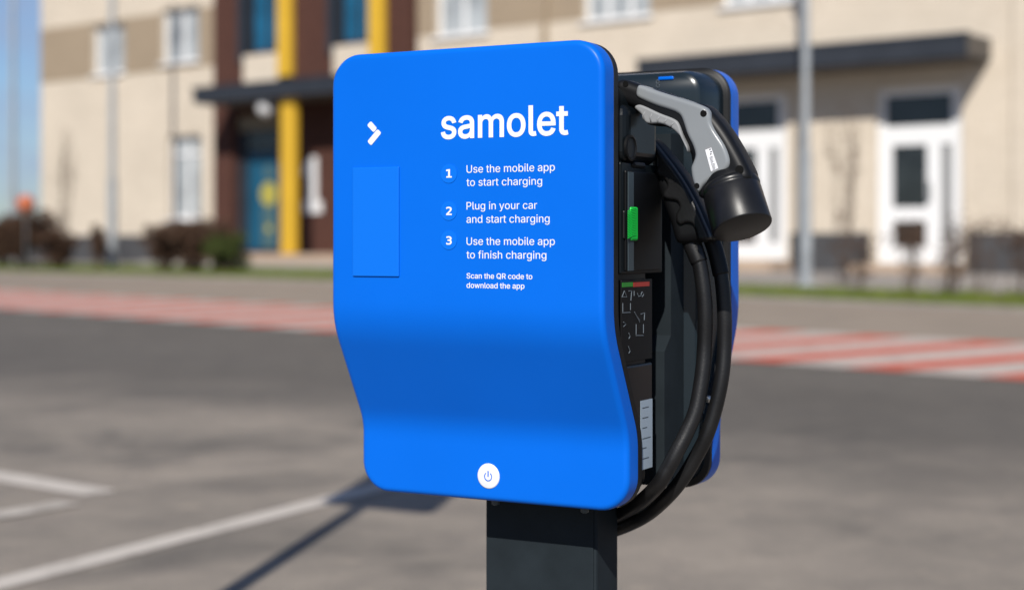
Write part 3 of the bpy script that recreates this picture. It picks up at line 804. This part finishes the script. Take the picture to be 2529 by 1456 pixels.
# arrow mark: two rounded bars
cvt = lambda q: onb(823.2 + .311 * q[0], 271.7 + .311 * q[1])
def rounded(pts, r=.0016, n=4):
    out = []; N = len(pts)
    for i in range(N):
        p = Vector(pts[i]); a = (Vector(pts[i - 1]) - p).normalized(); b = (Vector(pts[(i + 1) % N]) - p).normalized()
        p0_, p2_ = p + a * r, p + b * r
        for k in range(n + 1):
            t = k / n; q = p0_ * (1 - t) ** 2 + p * 2 * t * (1 - t) + p2_ * t * t; out.append((q.x, q.y))
    return out
for q in ([(270, 122), (299, 88), (349, 146), (322, 179)], [(353, 151), (383, 183), (302, 282), (272, 250)]):
    MB().prism(rounded([cvt(k) for k in q], .003), -.0008, .001).build('arrow_mark', 'white_print', panel)
# power button on the foot of the panel
ac, zc = onb(1205.6, 1174.8, .0865); YP = .0895
MB().lathe([(0, .0203), (.003, .0203), (.0046, .0196), (.0050, .0185)], (ac, YP + .002, zc), (0, -1, 0), 48).build('power_button', 'white_plastic', panel, smooth=True)
flat_caps(panel.children[-1], 25)
pw = MB(); N = 30; ro, ri = .0073, .0058
for k in range(N):
    a0 = math.radians(125 + 290 * k / N); a1 = math.radians(125 + 290 * (k + 1) / N)
    pw.prism([(ac + ro * math.cos(a0), zc - .0008 + ro * math.sin(a0)), (ac + ro * math.cos(a1), zc - .0008 + ro * math.sin(a1)), (ac + ri * math.cos(a1), zc - .0008 + ri * math.sin(a1)), (ac + ri * math.cos(a0), zc - .0008 + ri * math.sin(a0))], YP - .0034, YP - .0028)
pw.box(ac - .0010, ac + .0010, YP - .0034, YP - .0028, zc - .001, zc + .0085)
pw.build('power_symbol', 'blue', panel)

# ---- fittings on the right side of the body (plane x = AS)
AS = -.0115
def sidebox(name, px0, py0, px1, py1, d0, d1, m, parent, bevel=0, a=AS):
    b0, z1 = ona(px0, py0, a); b1, _ = ona(px1, py0, a); _, z0 = ona((px0 + px1) / 2, py1, a); _, z1 = ona((px0 + px1) / 2, py0, a)
    return MB().box(a + d0, a + d1, b0, b1, z0, z1).build(name, m, parent, bevel=bevel)
hood = sidebox('connector_hood', 1528, 262, 1611, 407, -.03, .012, 'black_gloss', body, .018)
hood.modifiers[0].segments = 5
pc = ona(1537, 366, AS)
MB().lathe([(0, .020), (.004, .020), (.005, .017), (.003, .015)], (AS + .0115, pc[0], pc[1]), (1, 0, 0), 32).build('lock_ring', 'black', body)
frame = sidebox('hatch_frame', 1524, 405, 1628, 675, -.02, .006, 'slate', body, .003)
sidebox('hatch_door', 1533, 425, 1620, 668, .004, .009, 'door_black', body, .002)
sidebox('hatch_strip', 1537, 425, 1550, 668, .0085, .0105, 'strip', body)
tb = sidebox('hatch_tab', 1552, 400, 1582, 416, .0, .010, 'black', body, .004)
sidebox('latch_base', 1529, 520, 1541, 590, .004, .009, 'black', body, .002)
latch = sidebox('latch', 1540, 511, 1558, 594, .004, .013, 'green', body, .003)
# ribs moulded into the latch
b0, z1 = ona(1549, 515, AS + .013); b1, z0 = ona(1571, 590, AS + .013)
rb = MB()
for k in range(17):
    z = z0 + (z1 - z0) * (k + .5) / 18
    rb.tube([(AS + .0131, b0 + .002, z), (AS + .0133, (b0 + b1) / 2, z + .0035), (AS + .0131, b1 - .001, z + .005)], .0007, 4)
rb.build('latch_ribs', 'green', body)
lp = sidebox('label_panel', 1530, 690, 1606, 890, -.004, .0035, 'print_black', body, .001)
sidebox('green_strip', 1531, 697, 1557, 708, .0033, .0042, 'greenstrip', body)
sidebox('red_strip', 1559, 696, 1598, 707, .0033, .0042, 'redstrip', body)
def mark(pts, w=1.3, a=AS + .0040):
    b = MB()
    P = [ona(x, y, a) for x, y in pts]
    b.tube([(a, p[0], p[1]) for p in P], w * .00045, 5)
    b.build('icon', 'icon', body)
for pts in ([(1536, 733), (1542, 718), (1548, 733), (1536, 733)], [(1553, 718), (1560, 718), (1558, 742)], [(1538, 748), (1538, 770)], [(1557, 748), (1557, 765)], [(1538, 772), (1557, 771)],
            [(1566, 718), (1566, 730)], [(1574, 724), (1577, 732), (1582, 730)], [(1586, 720), (1590, 726), (1586, 733), (1583, 727), (1586, 720)],
            [(1567, 770), (1575, 785), (1580, 795)], [(1571, 778), (1580, 790)], [(1583, 775), (1592, 772), (1591, 790)], [(1571, 800), (1571, 825)], [(1589, 800), (1589, 822)], [(1571, 828), (1589, 828)],
            [(1540, 795), (1546, 800), (1540, 806)], [(1553, 822), (1556, 830), (1553, 836)], [(1552, 855), (1556, 866), (1553, 872)]):
    mark(pts, 1.5)
lower = sidebox('lower_panel', 1540, 898, 1608, 1150, -.02, .003, 'black_gloss', body, .004)
sk = sidebox('sticker', 1577, 986, 1606, 1156, .0032, .0037, 'sticker', body)
rndk = random.Random(9)
for k in range(6):
    y = 1004 + k * 25; sidebox('print_line', 1581, y, 1581 + rndk.uniform(10, 22), y + 2, .0036, .0040, 'strip', body)
# rear unit odds and ends: blue clip and two small outlined marks on its top edge
p = onb(1645, 195, .36)
MB().box(p[0] - .014, p[0] + .014, .3575, .372, p[1] - .002, p[1] + .004).build('clip', 'blue', rbody, bevel=.002)
for k, (px, py) in enumerate(((1624.5, 202), (1625, 212))):
    a, z = onb(px, py, .359)
    b = MB(); N = 16
    for i in range(N):
        a0, a1 = 2 * math.pi * i / N, 2 * math.pi * (i + 1) / N
        b.prism([(a + .003 * math.cos(a0), z + .003 * math.sin(a0)), (a + .003 * math.cos(a1), z + .003 * math.sin(a1)), (a + .0024 * math.cos(a1), z + .0024 * math.sin(a1)), (a + .0024 * math.cos(a0), z + .0024 * math.sin(a0))], .3585, .3595)
    b.build('icon', 'icon', rbody)
a, z = onb(1748, 985, .355)
MB().lathe([(0, .006), (.004, .006), (.006, .003)], (a, .359, z), (0, -1, 0), 16).build('glint_stud', 'steel', rbody, smooth=True)  # small steel piece added to give the bright glint between the cables

# ------------------------------------------------------------------ connectors
cc = lambda q: (1523 + .294 * q[0], 181 + .294 * q[1])          # traced outline -> frame units
def place(conn_b):                                              # outline on the station plane y=b, local to the connector
    def f(q): return onb(*cc(q), conn_b)
    return f
def connector(name, label, b):
    w = PR + BX * b
    e = tag(empty(name, (w.x, w.y, 0), RZ), label, 'charging plug'); return e
GB = .135
gun = connector('charging_plug', 'grey and black charging plug with round black cap hanging beside the charger', GB)
T = place(GB)
OUT = [(20, 95), (65, 62), (115, 62), (240, 106), (440, 168), (640, 240), (775, 272), (850, 340), (920, 425), (990, 525), (1060, 645), (1130, 780), (1160, 860),
       (1130, 920), (1000, 985), (860, 1030), (745, 1050), (715, 985), (690, 900), (676, 815), (668, 740), (655, 670), (610, 565), (530, 490), (420, 448), (300, 435), (262, 360), (200, 300), (85, 262), (25, 240)]
pillow('shell', [T(q) for q in OUT], -.026, .026, .013, 'black', gun, n=4)
GREY = [(246, 113), (226, 150), (231, 208), (300, 245), (400, 286), (500, 318), (560, 342), (603, 385), (650, 520), (695, 612), (716, 690), (700, 750), (682, 800), (690, 880), (712, 950), (742, 1000),
        (790, 945), (870, 885), (955, 838), (998, 785), (1002, 720), (962, 612), (885, 492), (853, 425), (846, 375), (828, 325), (775, 283), (600, 224), (400, 160), (290, 120)]
pillow('grey_cover', [T(q) for q in GREY], -.0305, .0, .006, 'grey', gun, n=4, both=False)
GRIP = [(212, 300), (240, 276), (290, 286), (420, 346), (545, 396), (588, 445), (620, 545), (655, 625), (652, 668), (636, 630), (596, 545), (520, 472), (425, 432), (312, 428), (268, 355)]
grip = pillow('grip_insert', [T(q) for q in GRIP], -.0295, .0, .0035, 'grip', gun, n=4, both=False)
for q0, q1 in (((305, 330), (290, 400)), ((362, 350), (352, 418)), ((425, 372), (412, 428)), ((486, 396), (466, 440)), ((545, 425), (520, 462))):
    a, b = T(q0), T(q1)
    mid = ((a[0] + b[0]) / 2 - .002, (a[1] + b[1]) / 2)
    MB().tube([(a[0], -.0288, a[1]), (mid[0], -.0300, mid[1]), (b[0], -.0288, b[1])], .0013, 8).build('grip_rib', 'grip', gun, smooth=True)
for q, r, yy in (((793, 350), .0052, -.0306), ((1083, 815), .0066, -.0262), ((737, 950), .0042, -.0306), ((133, 102), .0046, -.0262)):
    a, z = T(q)
    MB().lathe([(0, r), (.0006, r), (.0006, r * .8)], (a, yy + .0004, z), (0, -1, 0), 24).build('screw_hole', 'hole', gun)
# rating label
lab = [T(q) for q in ((800, 640), (858, 618), (926, 815), (856, 846))]
MB().prism(rounded(lab, .002), -.0309, -.030).build('rating_label', 'grip', gun)
lc = Vector((sum(p[0] for p in lab) / 4, sum(p[1] for p in lab) / 4))
MB().prism([tuple(lc + (Vector(p) - lc) * .86) for p in lab], -.0312, -.030).build('rating_print', 'white_plastic', gun)
ex = (Vector(lab[1]) - Vector(lab[0])); ey = (Vector(lab[3]) - Vector(lab[0])); lo = Vector(lab[0])
for k in range(11):
    v = .40 + .048 * k; u0 = .36; u1 = u0 + (.22 + .28 * random.random())
    p = [lo + ex * u0 + ey * v, lo + ex * u1 + ey * v, lo + ex * u1 + ey * (v + .018), lo + ex * u0 + ey * (v + .018)]
    MB().prism([tuple(x) for x in p], -.0314, -.0311).build('rating_line', 'print_black', gun)
for u0, v0 in ((.62, .10), (.66, .20), (.55, .28)):
    p = [lo + ex * u0 + ey * v0, lo + ex * (u0 + .22) + ey * v0, lo + ex * (u0 + .22) + ey * (v0 + .04), lo + ex * u0 + ey * (v0 + .04)]
    MB().prism([tuple(x) for x in p], -.0314, -.0311).build('rating_line', 'print_black', gun)
# nose collar and round cap, tipped towards the viewer's side
a0, z0 = T((963, 985)); a1, z1 = T((1093, 1315))
ax = Vector((a1 - a0, -.018, z1 - z0)).normalized(); LC = (Vector((a1 - a0, 0, z1 - z0))).length
org = Vector((a0, .002, z0))
RC = .0445
MB().lathe([(-.026, .034), (-.020, .040), (-.006, .0425), (.0, .0425)], org, ax, 48).build('nose', 'black', gun, smooth=True)
o = MB().lathe([(-.010, .0405), (-.0085, .0437), (-.003, .0446), (.0, .0438), (.0015, .0428), (.004, .0440), (LC - .003, .0455), (LC - .0008, .0448), (LC, .0430)], org, ax, 64).build('dust_cap', 'cap', gun)
flat_caps(o, 60)
# tail: boot and cable running down inside, behind the hood
ta, tz = T((30, 170))
MB().tube(catmull([Vector((ta + .02, 0, tz - .004)), Vector((ta - .02, .006, tz - .004)), Vector((ta - .05, .05, tz - .02)), Vector((ta - .06, .075, tz - .10))], 6), .017, 16, .013).build('cable_boot', 'rubber', gun, smooth=True)

# second plug: black, handle hanging down, with its ribbed finger grip
HBk = .235
gun2 = connector('charging_plug', 'all black charging plug with wavy finger grip behind the grey one', HBk)
T2 = place(HBk)
BODY = [(322, 560), (365, 575), (425, 640), (525, 760), (625, 900), (725, 1080), (800, 1240), (850, 1372), (800, 1412), (700, 1420), (600, 1430), (535, 1410), (485, 1250), (418, 1070), (365, 890), (325, 720)]
pillow('shell', [T2(q) for q in BODY], -.026, .026, .015, 'black', gun2, n=4)
WAVE = [(345, 585), (370, 590), (425, 655), (520, 775), (615, 910), (715, 1090), (785, 1245), (838, 1378), (790, 1404), (740, 1392), (722, 1330), (695, 1270), (640, 1258), (592, 1272), (560, 1238), (560, 1180), (588, 1125), (565, 1078), (505, 1066), (458, 1045), (455, 1000), (486, 945), (462, 893), (410, 868), (388, 835), (402, 780), (398, 710), (360, 670)]
pillow('finger_grip', [T2(q) for q in WAVE], -.0325, .0, .005, 'rubber', gun2, n=4, both=False)
def path(pts): return catmull([Vector((onb(px, py, b)[0], b - HBk, onb(px, py, b)[1])) for px, py, b in pts], 8)
c1 = [(1694, 560, .235), (1706, 592, .235), (1727, 648, .235), (1739, 725, .235), (1742, 783, .235), (1740, 854, .235), (1735, 920, .23), (1720, 1007, .22), (1697, 1065, .21), (1673, 1112, .20), (1653, 1150, .195), (1626, 1195, .195), (1588, 1233, .23), (1544, 1262, .275), (1500, 1282, .305), (1430, 1292, .32), (1330, 1280, .32)]
MB().tube(path(c1), .0122, 18).build('cable', 'rubber', gun2, smooth=True)
MB().tube(path(c1[:3]), .0175, 18, .0135).build('cable_boot', 'rubber', gun2, smooth=True)
c2 = [(1745, 560, .255), (1767, 619, .255), (1781, 678, .255), (1789, 766, .255), (1789, 854, .255), (1783, 930, .25), (1767, 1007, .245), (1744, 1077, .24), (1717, 1130, .24), (1682, 1186, .24), (1641, 1233, .25), (1591, 1274, .275), (1529, 1303, .305), (1470, 1318, .325), (1380, 1310, .33)]
g3 = gun
def path3(pts): return catmull([Vector((onb(px, py, b)[0], b - GB, onb(px, py, b)[1])) for px, py, b in pts], 8)
MB().tube(path3(c2), .0118, 18).build('cable', 'rubber', gun, smooth=True)
MB().tube(path3(c2[:3]), .0135, 18).build('cable_sleeve', 'black', gun, smooth=True)
